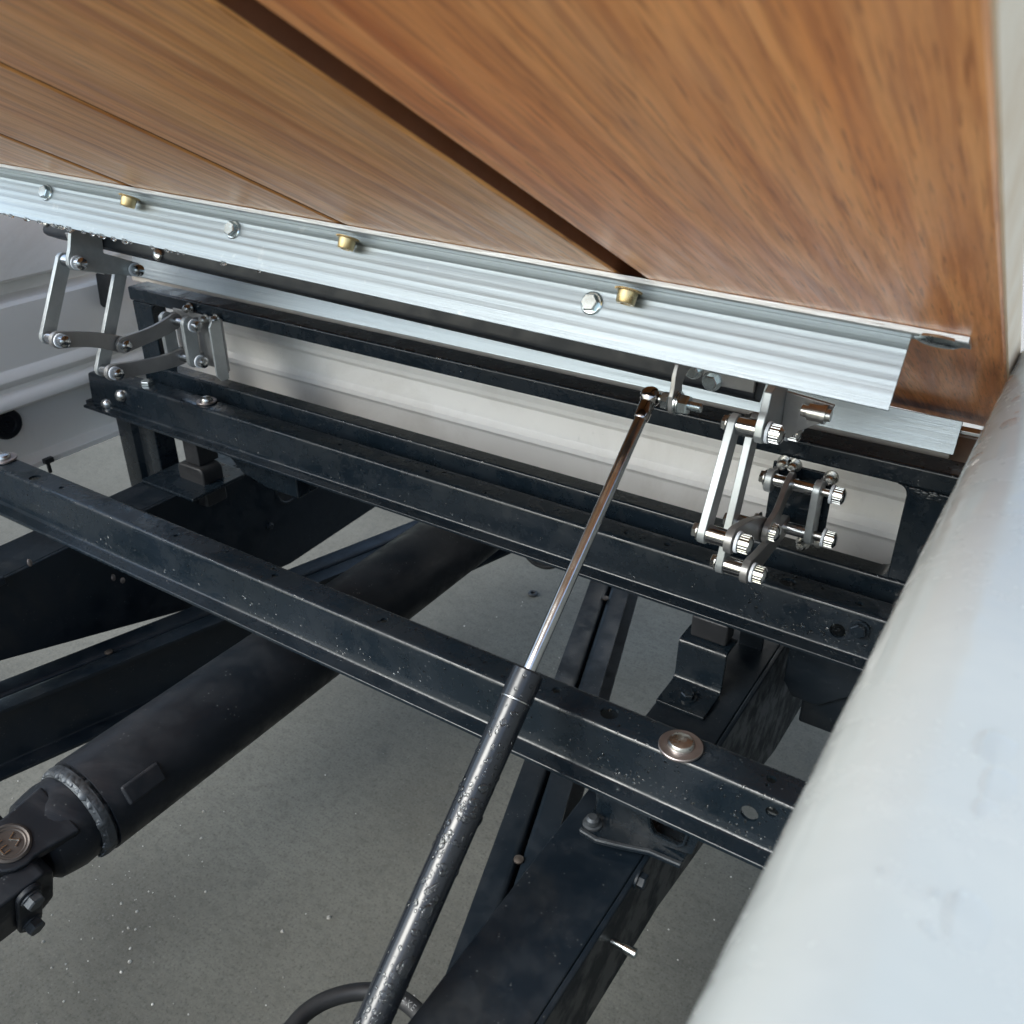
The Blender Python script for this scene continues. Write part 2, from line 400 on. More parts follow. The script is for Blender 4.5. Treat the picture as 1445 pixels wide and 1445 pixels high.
cl = MB(); c_ = P(66, 648, 0, WX+.006); cl.box((WX+.004, c_.y-.008, c_.z-.006), (WX+.014, c_.y+.009, c_.z+.003)); cl.box((WX+.004, c_.y-.003, c_.z-.026), (WX+.009, c_.y+.003, c_.z-.006))
cl.build('spring_clip', 'rubber', t, bevel=.0012)
# ------------------------------------------------------------------ rounded white bed side rail next to the camera
t = thing('body_rail', (0, .5, .75), 'glossy white bed side rail in the near right corner, wet with rain', 'body panel')
rr, rx, rz = .038, -.0045, 1.104
pr = [(-.026, .70), (-.026, rz-.034)] + arcpts((rx, rz), rr, 238, 90, 14) + [(.012, rz+rr+.0012), (.05, rz+rr+.0018)] + arcpts((.20, rz+rr-.0702), .072, 90, 0, 8) + [(.272, .45), (.262, .45), (.262, .70)]
t.location = (0, 0, .75); t.rotation_euler = (0, 0, R(.45))
MB().prism(pr, -.7, 1.56, YZX).build('rail_skin', 'white_paint', t)
dr = MB(); dw = MB()
for i in range(330):
    y = random.uniform(.08, 1.3); x = random.uniform(-.035, .2)
    if x < rx:
        a = random.uniform(R(95), R(178)); n_ = Vector((math.cos(a), 0, math.sin(a))); p_ = Vector((rx, y, rz)) + n_*rr
    else: n_ = Vector((0, 0, 1)); p_ = Vector((x, y, rz+rr+.0012))
    big = i % 3 == 0
    (dw if big else dr).drop(p_, n_, random.choice((.003, .004, .0055, .007) if big else (.0007, .001, .0014, .002)), .22 if big else .35, random.uniform(.9, 1.9))
for y in (.37, .41, .46): dr.drop((rx-rr, y, rz-.004), (-1, 0, 0), .0042, .7)
tag(dw.build('water_film', 'water', t), kind='stuff')
tag(dr.build('water_droplets', 'water', t), kind='stuff')
# ------------------------------------------------------------------ unseen slab added behind the camera to bounce light up under the lid
t = thing('bounce_slab', (-.73, -.9, .75), 'unseen pale slab added behind the camera to bounce light onto the lid', 'bounce_slab')
MB().box((-1.42, -1.25, .745), (-.05, -.72, .79)).build('slab_skin', 'white_paint', t, bevel=.008)
MB().box((-1.42, -.71, .60), (-.05, -.66, .80)).build('end_sill', 'black_paint', t, bevel=.004)
# ------------------------------------------------------------------ painted panel glimpsed beyond the lid, upper right
t = thing('cab_panel', (.2, 1.72, .6), 'grey wet body panel glimpsed beyond the right edge of the wooden lid', 'body panel')
a = P(1440, 340, 1, 1.70).z; b = P(1440, 182, 1, 1.70).z
q = MB(); q.box((-.9, 1.70, .55), (.5, 1.76, a-.003)); q.box((-.9, 1.702, a), (.5, 1.76, b-.003)); q.build('lower_skin', 'grey_paint', t, bevel=.004)
MB().box((-.9, 1.715, b), (.5, 1.76, b+.5)).build('upper_skin', 'white_paint', t, bevel=.004)
dr = MB()
for i in range(500):
    dr.drop((random.uniform(-.20, .05), 1.70 if random.random() < .6 else 1.70, random.uniform(.85, a-.006)), (0, -1, 0), random.uniform(.001, .0028), .5)
tag(dr.build('water_droplets', 'water', t), kind='stuff')
# ================================================================== CHASSIS
# ------------------------------------------------------------------ frame rails
def rail(x0, x1, poly, label, web):
    t = thing('frame_rail', ((x0+x1)/2, .6, .45), label, 'chassis rail', 'chassis rails')
    # C section: web on one side, flanges top and bottom
    mb = MB(); th = .006
    wx = (x1-th, x1) if web > 0 else (x0, x0+th)
    mb.prism(poly, wx[0], wx[1], XYZ)
    mb.build('web', 'frame_paint', t, bevel=.002)
    up = [p for p in poly if p[1] > .6]; y0, y1, zt = min(p[0] for p in up), max(p[0] for p in up), max(p[1] for p in up)
    fx = (x0, wx[0]-.0002) if web > 0 else (wx[1]+.0002, x1)
    MB().box((fx[0], y0, zt-th), (fx[1], y1, zt)).build('top_flange', 'frame_paint', t, bevel=.002)
    lo = sorted([p for p in poly if p[1] <= .6]); b_ = MB()
    o = [(y, z+th) for y, z in lo]; b_.prism(lo+o[::-1], fx[0], fx[1], XYZ); b_.build('bottom_flange', 'frame_paint', t, bevel=.001)
    return t
ZT = .655
frR = rail(-.305, -.215, [(-.4, ZT), (-.4, .565), (.3, .555), (.6, .545), (.8, .50), (1.0, .44), (1.3, .42), (2.3, .42), (2.3, ZT)],
           'black chassis rail running to the bottom edge of the photo, right of the gas strut', 1)
frL = rail(-1.265, -1.175, [(-.4, ZT), (-.4, .60), (.3, .575), (.47, .536), (.78, .443), (1.02, .41), (1.28, .42), (2.3, .42), (2.3, ZT)],
           'black chassis rail at the far left, beyond the left trailing arm', 1)
# bolts, stud and hole on the webs
p = P(900, 1240, 0, -.215); MB().lathe(p, (1, 0, 0), [(0, .0095), (.002, .0095), (.002, .0075)], 16).hexa(p+Vector((.002, 0, 0)), (1, 0, 0), .0075, .007, .4).build('hex_bolt', 'frame_paint', frR)
p = P(862, 1327, 0, -.215); MB().cyl(p, p+Vector((.022, 0, 0)), .0035, 12).cyl(p+Vector((.012, 0, 0)), p+Vector((.0255, 0, 0)), .0045, 12).build('stud', 'zinc', frR)
p = P(405, 690, 0, -1.175); MB().ring(p, (1, 0, 0), .026, .0035).build('pipe_collar', 'frame_paint', frL)
MB().lathe(p+Vector((.0008, 0, 0)), (-1, 0, 0), [(0, .0225), (.0007, .0225)], 24).build('pipe_end', 'rubber', frL)
for px, py in ((368, 648), (362, 675), (380, 742)):
    p = P(px, py, 0, -1.175); MB().lathe(p, (1, 0, 0), [(0, .007), (.004, .007), (.006, .004)], 14).build('rivet_head', 'frame_paint', frL)
for px, py in ((42, 794), (160, 815), (173, 819)):
    p = P(px, py, 0, -1.175); MB().drop(p, (1, 0, 0), .004, .4, 1.5).build('mud_spot', 'washer_steel', frL)
# diagonal marks: a clamp on the left rail near the edge of the photo
MB().box((-1.175, .44, .66), (-1.150, .50, .672)).box((-1.172, .46, .672), (-1.155, .48, .682)).build('clamp', 'frame_paint', frL, bevel=.002)
# ------------------------------------------------------------------ trailing arms: two channels back to back
def arm(pts, label, z0, z1):
    a, b = Vector(pts[0]), Vector(pts[1]); d = (b-a).normalized(); s = Vector((d.y, -d.x))
    t = thing('trailing_arm', (a.x, a.y, z0), label, 'suspension arm', 'trailing arms')
    def fn(u, v, tt): q = a + (b-a)*tt + s*u; return (q.x, q.y, v)
    th = .005; wd = .033; gp = .0035
    for sg in (0, 1):
        x0, x1 = (0, wd) if sg == 0 else (wd+gp, 2*wd+gp)
        web = x1 if sg == 0 else x0; opn = x0 if sg == 0 else x1; dirn = 1 if sg == 0 else -1
        pl = [(opn, z1), (web, z1), (web, z0), (opn, z0)]
        out = thick(fillet(pl, .008), th*(1 if sg == 0 else -1))
        MB().prism(out, 0, 1, fn).build('channel', 'frame_paint', t)
    for q in (.18, .42, .66):
        c = fn(wd+.0015, z1, q); MB().lathe((c[0], c[1], z1+.0002), (0, 0, 1), [(0, .006), (.002, .006), (.0035, .003)], 12).build('spot_weld', 'cast_dirty', t)
    return t
arm([P(605, 1440, 2, .49).xy, P(605, 1440, 2, .49).xy.lerp(P(831, 825, 2, .49).xy, 1.45)], 'black trailing arm of two channels slanting from bottom centre, right of the gas strut', .385, .49)
arm([P(-60, 985, 2, .49).xy, P(-60, 985, 2, .49).xy.lerp(P(588, 733, 2, .49).xy, 1.4)], 'black trailing arm of two channels on the left, between chassis rail and drive shaft', .375, .49)
# ------------------------------------------------------------------ drive shaft
SX, SZ, SR = -.722, .645, .0525
t = thing('drive_shaft', (SX, .6, SZ-SR), 'thick black drive shaft with its joint at the left edge', 'drive shaft')
Y = Vector((0, 1, 0)); c0 = lambda y: Vector((SX, y, SZ))
MB().lathe(c0(.322), Y, [(0, SR-.006), (0, SR), (1.9, SR), (1.9, SR-.003)], 48).build('tube', 'shaft_paint', t)
wl = MB()
for i in range(90):
    a = 2*math.pi*(i+random.uniform(-.3, .3))/90; n_ = Vector((math.cos(a), 0, math.sin(a))); wl.drop(c0(.3135+random.uniform(-.0015, .0015))+n_*(SR-.0042), n_, random.uniform(.0055, .0068), .55, random.uniform(1.0, 1.3), Y)
wl.lathe(c0(.306), Y, [(0, SR-.006), (.004, SR-.001), (.012, SR-.001), (.0158, SR-.005)], 48)
wl.build('weld_seam', 'weld_steel', t)
ring_ = MB(); ring_.lathe(c0(.262), Y, [(0, .036), (.006, .0425), (.020, .0455), (.030, .0470), (.0435, SR-.0065)], 48); ring_.build('yoke_collar', 'shaft_paint', t)
bw = MB(); bw.box((SR-.002, .338, -.011), (SR+.004, .382, .011), Matrix.Translation((SX, 0, SZ)) @ Matrix.Rotation(R(-28), 4, 'Y')); bw.build('balance_weight', 'shaft_paint', t, bevel=.003)
n1 = Vector((math.cos(R(62)), 0, math.sin(R(62)))); n2 = Vector((math.cos(R(-22)), 0, math.sin(R(-22))))
yc = .238
for sg in (1, -1):
    ear = MB(); nn = n1*sg; side = Y.cross(nn).normalized()
    poly = [(.052, -.030), (.052, .030)] + arcpts((0, 0), .026, 70, 290, 10)
    ear.prism(poly, .030, .044, lambda u, v, tt: c0(yc)+Y*u+side*v+nn*tt); ear.build('yoke_ear', 'shaft_paint', t, bevel=.003)
    cap = MB(); cap.lathe(c0(yc)+nn*.0405, nn, [(0, .0185), (.0050, .0185), (.0062, .0165), (.0050, .0150), (.0050, .0135), (.0042, .0125)], 28)
    cb = cap.build('bearing_cap', 'cast_dirty', t)
    mk = MB()
    for q0, q1 in (((-.009, -.006), (-.009, .006)), ((-.009, .006), (-.003, .006)), ((-.009, 0), (-.003, 0)), ((-.009, -.006), (-.003, -.006)), ((.002, .006), (.008, .003)), ((.008, .003), (.002, -.003)), ((.002, -.003), (.008, -.006))):
        f_ = lambda q: c0(yc)+nn*.0452+Y*q[0]+side*q[1]
        mk.tube([f_(q0), f_(q1)], .0009, 6)
    setpar(mk.build('cap_mark', 'stainless', None), cb)
    lip = MB(); lip.lathe(c0(yc+.030)+nn*.044, nn, [(0, .004), (.002, .004)], 8)
cr = MB(); cr.cyl(c0(yc)-n1*.04, c0(yc)+n1*.04, .013).cyl(c0(yc)-n2*.046, c0(yc)+n2*.046, .013); cr.build('cross_spider', 'shaft_paint', t)
fl = MB(); side2 = Y.cross(n2).normalized()
fl.prism([(-.10, -.034), (.006, -.036), (.016, -.026), (.016, .026), (.006, .036), (-.10, .034)], .022, .046, lambda u, v, tt: c0(yc)+Y*u+side2*v+n2*tt)
fl.lathe(c0(yc-.09), Y, [(0, .046), (.045, .046), (.05, .042)], 28)
fl.prism([(-.10, -.034), (.006, -.036), (.016, -.026), (.016, .026), (.006, .036), (-.10, .034)], -.046, -.022, lambda u, v, tt: c0(yc)+Y*u+side2*v+n2*tt)
fl.build('flange_yoke', 'shaft_paint', t, bevel=.003)
MB().lathe(c0(yc-.62), Y, [(0, .11), (.10, .115), (.22, .085), (.40, .062), (.52, .058), (.525, .05)], 32).build('pinion_housing', 'frame_paint', t)
st = MB(); st.prism(capsule((0, -.027), (0, .027), .012), .0465, .0525, lambda u, v, tt: c0(yc-.012)+Y*u+side2*v+n2*tt); st.build('bearing_strap', 'shaft_paint', t, bevel=.002)
for sg in (1, -1):
    b = c0(yc-.012)+side2*.026*sg+n2*.052
    MB().lathe(b, n2, [(0, .0095), (.002, .0095), (.002, .0078)], 16).hexa(b+n2*.002, n2, .0085, .008, .3).build('strap_bolt', 'weld_steel', t)
# ------------------------------------------------------------------ brake hose
HZ = .47
hp = [P(px, py, 2, HZ) for px, py in ((300, 1950), (345, 1640), (385, 1495), (418, 1443), (447, 1418), (482, 1404), (520, 1399), (556, 1405), (586, 1425), (606, 1455), (622, 1520), (650, 1640))]
def cat(pts, n=8):
    o = []
    for i in range(len(pts)-1):
        p0, p1, p2, p3 = pts[max(i-1, 0)], pts[i], pts[i+1], pts[min(i+2, len(pts)-1)]
        for k_ in range(n):
            u = k_/n; o.append(.5*((2*p1)+(p2-p0)*u+(2*p0-5*p1+4*p2-p3)*u*u+(3*p1-p0-3*p2+p3)*u**3))
    return o+[pts[-1]]
hc = cat(hp); HR = .0088
t = thing('brake_hose', hp[6], 'black rubber brake hose looping behind the lower end of the gas strut', 'hose')
MB().tube(hc, HR, 16).build('hose_tube', 'rubber', t)
fc = bpy.data.curves.new('printing', 'FONT'); fc.body = 'BRAKE S'; fc.size = .0088; fc.extrude = .0001; fc.space_character = 1.25; fc.align_y = 'CENTER'
fo = bpy.data.objects.new('tmp', fc); COL.objects.link(fo); bpy.context.view_layer.update()
fm = bpy.data.meshes.new_from_object(fo.evaluated_get(bpy.context.evaluated_depsgraph_get())); bpy.data.objects.remove(fo)
acc = [0.0]
for i in range(1, len(hc)): acc.append(acc[-1]+(hc[i]-hc[i-1]).length)
s0 = min(range(len(hc)), key=lambda i: (hc[i]-P(556, 1405, 2, HZ)).length); s0 = acc[s0]
for v in fm.vertices:
    s = s0+v.co.x; i = max(j for j in range(len(acc)-1) if acc[j] <= s); u = (s-acc[i])/(acc[i+1]-acc[i])
    c = hc[i].lerp(hc[i+1], u); tg = (hc[i+1]-hc[i]).normalized(); toc = (Vector((0, 0, CZ))-c); toc = (toc-tg*toc.dot(tg)).normalized(); sv = toc.cross(tg)
    a = v.co.y/HR; v.co = c+(toc*math.cos(a)+sv*math.sin(a))*(HR+.00025)
fm.materials.append(M['print_white']); ob = bpy.data.objects.new('printed_text', fm); COL.objects.link(ob); setpar(ob, t)
# ------------------------------------------------------------------ cross beams (hat channels)
def beam(y0, y1, xl, xr, label, holes_top, holes_face):
    t = thing('cross_beam', ((xl+xr)/2, (y0+y1)/2, .745), label, 'cross beam', 'black hat channel cross beams')
    th = .003; zt = .80; zb = .748; fw = .018
    pl = fillet([(y0-.004-fw, zb-.004), (y0-.004-fw, zb), (y0-.004, zb), (y0, zt), (y1, zt), (y1+.004, zb), (y1+.004+fw, zb)], .005, 4)
    ob = MB().prism(thick(pl, th), xl, xr, XYZ).build('channel', 'black_paint', t)
    cu = MB()
    for x, y, r in holes_top: cu.cyl((x, y, zt-.012), (x, y, zt+.01), r, 18)
    for x, z, r in holes_face: cu.cyl((x, y0-.012, z), (x, y0+.012, z), r, 20)
    cut(ob, cu)
    return t
def ht(l): return [(P(px, py, 2, .8).x, y, r) for px, py, y, r in l]
HF = [(42, 677, .566, .0075), (82, 690, .568, .0035), (248, 756, .568, .0032), (388, 812, .570, .0038), (545, 873, .571, .0042), (787, 972, .573, .0042), (862, 1004, .572, .0085), (1090, 1097, .573, .0042)]
fb = beam(.553, .588, -1.44, -.05, 'nearer black cross beam, passing right behind the black cylinder of the strut', ht(HF), [(-.129, .776, .0075), (-.112, .787, .0052)])
HB = [(480, 627, .868, .0035), (600, 667, .868, .0035), (880, 755, .866, .0035), (940, 770, .868, .004), (1112, 822, .867, .0085), (1213, 852, .867, .0045)]
rb = beam(.851, .888, -1.425, -.05, 'farther black cross beam, running under both folding hinges', ht(HB), [(-.141, .771, .0085)])
def carriage(par, x, y, r_w=.019, r_h=.0115, tilt=0, z=.8):
    w_ = MB(); w_.lathe((x, y, z+.0006), (tilt, 0, 1), [(0, r_w-.0005), (.0005, r_w), (.0022, r_w), (.0028, r_w-.0005)], 36); w_.build('washer', 'washer_steel', par)
    MB().lathe((x, y, z+.0036), (tilt, 0, 1), [(0, r_h), (.002, r_h), (.0045, r_h*.86), (.0060, r_h*.55), (.0065, r_h*.2)], 28).build('carriage_bolt', 'stainless', par)
p = P(965, 1045, 2, .803); carriage(fb, p.x, .566)
p = P(-2, 648, 2, .803); carriage(fb, p.x, .574)
p = P(287, 567, 2, .803); carriage(rb, p.x, .872, .016, .010)
for px, py in ((152, 570), (172, 558)):
    p = P(px, py, 1, .850); MB().lathe(p, (0, -1, 0), [(0, .0105), (.004, .0105), (.0085, .0075), (.011, .003)], 24).build('dome_bolt', 'stainless', rb)
p = P(207, 540, 2, .803); MB().hexa((p.x, .872, .8005), (0, 0, 1), .011, .006).build('hex_nut', 'zinc', rb)
p = P(1213, 887, 1, .849); MB().lathe(p, (0, -1, 0), [(0, .0105), (.0025, .0105), (.0025, .008)], 20).hexa(p+Vector((0, -.0025, 0)), (0, -1, 0), .0085, .006, .2).build('hex_bolt', 'black_paint', rb)
MB().box((-1.445, .846, .738), (-1.40, .90, .7475)).build('end_plate', 'black_paint', rb, bevel=.002)
# drops on the beams
def beam_drops(par, y0, regs, top=()):
    dr = MB()
    for x0, x1, n, rm in regs:
        for i in range(n):
            x = random.uniform(x0, x1); q = random.random(); z = .752+.044*q
            dr.drop((x, y0-.004+.004*q, z), (0, -1, .07), random.uniform(.4, 1)*rm, .5)
    for x0, x1, n, rm in top:
        for i in range(n): dr.drop((random.uniform(x0, x1), y0+random.uniform(.006, .03), .8), (0, 0, 1), random.uniform(.4, 1)*rm, .35, random.uniform(1, 1.8))
    for i in range(60):
        x = random.uniform(-1.3, -.06); dr.drop((x, y0+.0015, .7985), (0, -.7, .7), random.uniform(.0006, .0014), .6, 1.5, (1, 0, 0))
    tag(dr.build('water_droplets', 'water_bead', par), kind='stuff')
beam_drops(fb, .553, [(-1.2, -.5, 90, .0014), (-.30, -.10, 170, .0015), (-.6, -.3, 70, .0014)], [(-.9, -.1, 40, .002)])
beam_drops(rb, .851, [(-.25, -.09, 170, .0020), (-1.3, -.3, 150, .0015)], [(-1.2, -.1, 50, .0022)])
# ------------------------------------------------------------------ brackets between rails and beams
def zbracket(x0, x1, y, label, zb=.6565):
    t = thing('mount_bracket', ((x0+x1)/2, y-.02, zb), label, 'bracket', 'body mount brackets')
    pl = fillet([(y-.052, zb+.004), (y-.002, zb+.004), (y, .714), (y+.035, .714)], .007, 4)
    MB().prism(thick(pl, .004), x0, x1, XYZ).build('step_plate', 'black_paint', t, bevel=.001)
    MB().lathe(((x0+x1)/2, y-.03, zb+.0042), (0, 0, 1), [(0, .0105), (.002, .0105), (.002, .008)], 18).hexa(((x0+x1)/2, y-.03, zb+.0062), (0, 0, 1), .008, .006).build('hex_bolt', 'black_paint', t)
    MB().box((x0+.008, y+.012, .7142), (x1-.006, y+.038, .743)).build('spacer_block', 'rubber', t, bevel=.003)
    return t
zbracket(-.304, -.246, .818, 'bright edged step bracket under the farther cross beam, right side')
# big rounded block at the left
t = thing('mount_bracket', (-1.18, .86, .61), 'rounded black mount under the farther cross beam, left side', 'bracket', 'body mount brackets')
pl = fillet([(-1.214, .62), (-1.214, .690), (-1.152, .690), (-1.152, .62)], .012, 5)
MB().prism(pl, .842, .885, YZX).build('rubber_block', 'rubber', t, bevel=.004)
MB().box((-1.26, .80, .6562), (-1.13, .92, .662)).build('foot_plate', 'black_paint', t, bevel=.002)
MB().box((-1.20, .85, .6905), (-1.165, .89, .743)).build('spacer_block', 'rubber', t, bevel=.002)
MB().prism([(-1.135, .742), (-1.135, .705), (-1.105, .680), (-1.05, .668), (-.98, .668), (-.98, .742)], .885, .93, YZX).build('gusset', 'black_paint', t, bevel=.003)
# plate with upright under the nearer beam
t = thing('body_mount', (-.235, .6, .665), 'black flat mount plate with notched upright under the nearer cross beam', 'bracket')
ep = [P(px, py, 2, .668) for px, py in ((817, 1172), (840, 1186), (880, 1196), (915, 1203), (960, 1222), (986, 1178))]
poly = [(q.x, q.y) for q in ep] + [(-.18, .64), (-.285, .64)]
MB().prism(poly, .6635, .668, lambda u, v, tt: (u, v, tt)).build('plate', 'black_paint', t, bevel=.001)
front = [(q.x, q.y) for q in ep[:5]]; inn = [(q.x, q.y+.004) for q in ep[:5]]
MB().prism(front+inn[::-1], .668, .6695, lambda u, v, tt: (u, v, tt)).build('worn_lip', 'weld_steel', t, bevel=.0007)
p = P(836, 1163, 2, .668); MB().lathe(p, (0, 0, 1), [(0, .0095), (.002, .0095), (.003, .0075), (.008, .0065), (.010, .004)], 20).build('bolt_head', 'weld_steel', t)
UY = .574
up = [P(px, py, 1, UY) for px, py in ((840, 1108), (908, 1138), (916, 1150), (918, 1165), (925, 1177), (957, 1193), (966, 1191), (972, 1172), (980, 1167), (992, 1172), (976, 1207), (905, 1184), (842, 1158))]
MB().prism([(q.x, q.z) for q in up], UY, UY+.004, YZX).build('upright', 'black_paint', t, bevel=.0008)
ed = MB(); ed.tube([q+Vector((0, -.001, 0)) for q in up[1:9]], .0016, 8)
ed.build('rolled_edge', 'black_paint', t)
# right spring hanger plate, in the dark under the farther beam
t = thing('outrigger', (-.17, .93, .55), 'dark outrigger plate hanging under the farther cross beam at right', 'bracket')
MB().prism([(-.205, .742), (-.205, .62), (-.192, .60), (-.16, .60), (-.09, .66), (-.06, .742)], .93, .937, YZX).build('plate', 'frame_paint', t, bevel=.002)
MB().prism(fillet([(-.214, .742), (-.214, .64), (-.205, .585), (-.165, .585)], .01), .922, .930, YZX).build('strap', 'frame_paint', t, bevel=.001) if False else None
p0 = P(1030, 1000, 1, .91); p1 = P(1064, 1008, 1, .91)
MB().box((p0.x-.004, .88, p0.z-.003), (p1.x, .929, p0.z+.001)).build('strap_foot', 'weld_steel', t, bevel=.0008)
MB().box((p0.x-.006, .9255, p0.z+.0012), (p0.x+.024, .9298, .742)).build('strap', 'frame_paint', t, bevel=.001)
MB().box((-.18, .9375, .56), (-.055, 1.04, .742)).build('side_plate', 'frame_paint', t, bevel=.003)
# left post
t = thing('support_post', (-1.34, .87, .36), 'black upright post under the left end of the farther cross beam', 'post')
MB().prism(fillet([(-1.392, .90), (-1.392, .862), (-1.352, .862), (-1.345, .872), (-1.318, .872), (-1.312, .862), (-1.288, .862), (-1.288, .90)], .003), .36, .747, lambda u, v, tt: (u, v, tt)).build('column', 'black_paint', t, bevel=.002)
MB().box((-1.42, .82, .505), (-1.27, .94, .512)).build('foot_plate', 'black_paint', t, bevel=.002)
# exhaust pipe end glimpsed under the farther beam
t = thing('round_can', (-.62, 1.1, .5), 'round black can tucked under the farther cross beam, left of the chrome rod', 'can')
c = P(765, 772, 1, 1.25)
MB().lathe(c, (-.1, 1, -.1), [(0, .042), (.004, .047), (.01, .047), (.01, .044), (.16, .044), (.17, .04)], 32).build('can_body', 'rubber', t)
MB().ring(c, (-.1, 1, -.1), .040, .004).build('rim', 'rubber', t)
# ------------------------------------------------------------------ black tube frame in front of the cream panel
t = thing('tube_frame', (-.7, .92, .76), 'glossy black tube frame standing upright behind the farther cross beam', 'frame')
def tube_rail(name, z0, z1, y0, y1, x0, x1):
    MB().prism([(y0, z0), (y1, z0), (y1, z1), (y0, z1)], x0, x1, XYZ).build(name, 'black_paint', t, bevel=.0035)
YF = .905
tube_rail('top_rail', .9265, .9495, YF, YF+.040, -1.345, -.055)
tube_rail('bottom_rail', .762, .8165, YF, YF+.030, -1.345, -.055)
MB().prism([(-.113, .8167), (-.113, .9263), (-.055, .9263), (-.055, .8167)], YF+.001, YF+.029, YZX).build('upright', 'black_paint', t, bevel=.002)
MB().prism([(-1.340, .8167), (-1.340, .9263), (-1.292, .9263), (-1.292, .8167)], YF+.001, YF+.029, YZX).build('upright', 'black_paint', t, bevel=.002)
for cx, cz_, sx, sz in ((-.113, .9263, -1, -1), (-.113, .8167, -1, 1), (-1.292, .9263, 1, -1), (-1.292, .8167, 1, 1)):
    r_ = .010 if cx > -1 else .008
    pts = [(cx, cz_)] + [(cx+sx*(r_-r_*math.sin(R(a_))), cz_+sz*(r_-r_*math.cos(R(a_)))) for a_ in (0, 18, 36, 54, 72, 90)]
    pts = [(cx-sx*.001, cz_-sz*.0)] + pts[1:]
    MB().prism(pts, YF+.002, YF+.028, YZX).build('corner_gusset', 'black_paint', t)
wdm = MB()
for i in range(26): wdm.drop((-.093+random.uniform(-.012, .014), YF+.001, .9215+random.uniform(-.003, .004)), (0, -1, .2), random.uniform(.0014, .003), .5, 1.6, (1, 0, 0))
wdm.build('weld_bead', 'black_paint', t)
dr = MB()
for i in range(160):
    x = random.uniform(-1.25, -.07)
    if random.random() < .5: dr.drop((x, YF, random.uniform(.93, .947)), (0, -1, 0), random.uniform(.0006, .0014), .5)
    else: dr.drop((x, YF+.0015, random.choice((.9485, .8155))), (0, -.7, .7), random.uniform(.0008, .002), .5, random.uniform(1, 3), (1, 0, 0))
for x in (-.45, -.42, -.60, -.33): dr.drop((x, YF+.004, .926), (0, 0, -1), .0022, 1.0)
tag(dr.build('water_droplets', 'water', t), kind='stuff')
# ------------------------------------------------------------------ lower aluminium rail
t = thing('aluminium_rail', (-.7, .958, .94), 'brushed aluminium rail along the top of the black tube frame', 'rail')
al = MB(); al.prism([(.953, .9500), (.965, .983), (.968, .982), (.956, .9488)], -1.40, -.084, XYZ)
al.build('face', 'aluminium', t, bevel=.0006)
MB().box((-1.40, .9685, .968), (-.060, .982, .972)).build('top_leg', 'aluminium_edge', t, bevel=.0006)
MB().prism([(.956, .9405), (.956, .949), (1.0, .949), (1.0, .9405)], -1.40, -.088, XYZ).build('seal_strip', 'tan_seal', t)
# ================================================================== LID
A_ = R(26.5); ROLL = .020
LS = .82                                                  # size of the lid
LO = Vector((0, 0, CZ)) + (Vector((-.7, .76, 1.142)) - Vector((0, 0, CZ)))*LS
U = Vector((1, 0, -ROLL)).normalized(); V = Vector((0, math.cos(A_), -math.sin(A_))); V = (V-U*V.dot(U)).normalized(); Wd = -U.cross(V)
lid = thing('wooden_lid', LO, 'raised lid of wide oiled wooden planks edged with an aluminium angle', 'lid')
Mx = Matrix((U, V, -Wd)).transposed().to_4x4()           # local x across, y along the boards, z up through them
lid.rotation_euler = Mx.to_euler(); lid.scale = (LS, LS, LS)
LW = lambda u, v, w_: (u, v, -w_)
TH = .036
edges = [(-.955, -.7565), (-.742, -.392), (-.375+.002, -.0245), (-.011, .3185), (.3505, .648)]
for i, (a, b) in enumerate(edges):
    v0, v1 = -.64, .66; ym = -.1
    mb = MB(); cx = (a+b)/2; bv = .0016
    prof = [(a-cx, bv), (a-cx+bv, 0), (b-cx-bv, 0), (b-cx, bv), (b-cx, TH-bv), (b-cx-bv, TH), (a-cx+bv, TH), (a-cx, TH-bv)]
    mb.prism(prof, v0-ym, v1-ym, lambda u, w_, tt: (u, tt, w_))
    o = mb.build('plank', 'wood', lid, local=True); o.location = (cx, ym, random.uniform(-.0004, .0004))
pe_ = MB(); pe_.box((.6481, -.64, .0012), (.6500, .66, TH-.001)); pe_.build('lit_edge', 'lit_wood', lid, local=True)  # thin skin on the lid's outer side, painted pale for the light falling there
# rabbet strips closing the gaps from above
for a, b in ((-.7565, -.742), (-.392, -.373), (-.0245, -.011), (.3185, .3505)):
    mb = MB(); cx = (a+b)/2; hw = (b-a)/2-.0003; mb.box((-hw, -.64, TH*.62), (hw, .66, TH*.95)); mb.box((-hw, -.64, .0022), (-hw+.0009, .66, TH*.615)); o = mb.build('gap_strip', 'groove_brown', lid, local=True); o.location = (cx, 0, 0)
# aluminium angle under the lid
ang = bpy.data.objects.new('aluminium_angle', None)
lt = .0032; LV = .034; LB = .0655
prof = fillet([(0, .0002), (0, lt), (LV, lt), (LV, LB)], .0006, 2)
def angfn(u, v, tt): return LW(tt, u, v)
am = MB()
am.prism([(0, .0004), (0, .0050), (.0010, .0064), (.0036, .0066), (.0056, .0056), (.0066, .0040), (LV, .0038), (LV+.003, .0038), (LV+.003, .0004)], -.95, .624, angfn)
lid_angle = am.build('aluminium_angle', 'aluminium_edge', lid, local=True, bevel=.0004)
bpy.data.objects.remove(ang)
rib = [(LV, .0040), (LV, .0125), (LV-.0004, .0133), (LV-.0004, .0146), (LV, .0156)]
w_ = .0185; rr_ = random.Random(3)
while w_ < LB-.010:
    h_ = rr_.choice((.00010, .00016, .00022)); q_ = rr_.uniform(.0030, .0060)
    rib += [(LV, w_), (LV-h_, w_+.0016), (LV-h_, w_+q_), (LV, w_+q_+.0016)]; w_ += q_+rr_.uniform(.0040, .0080)
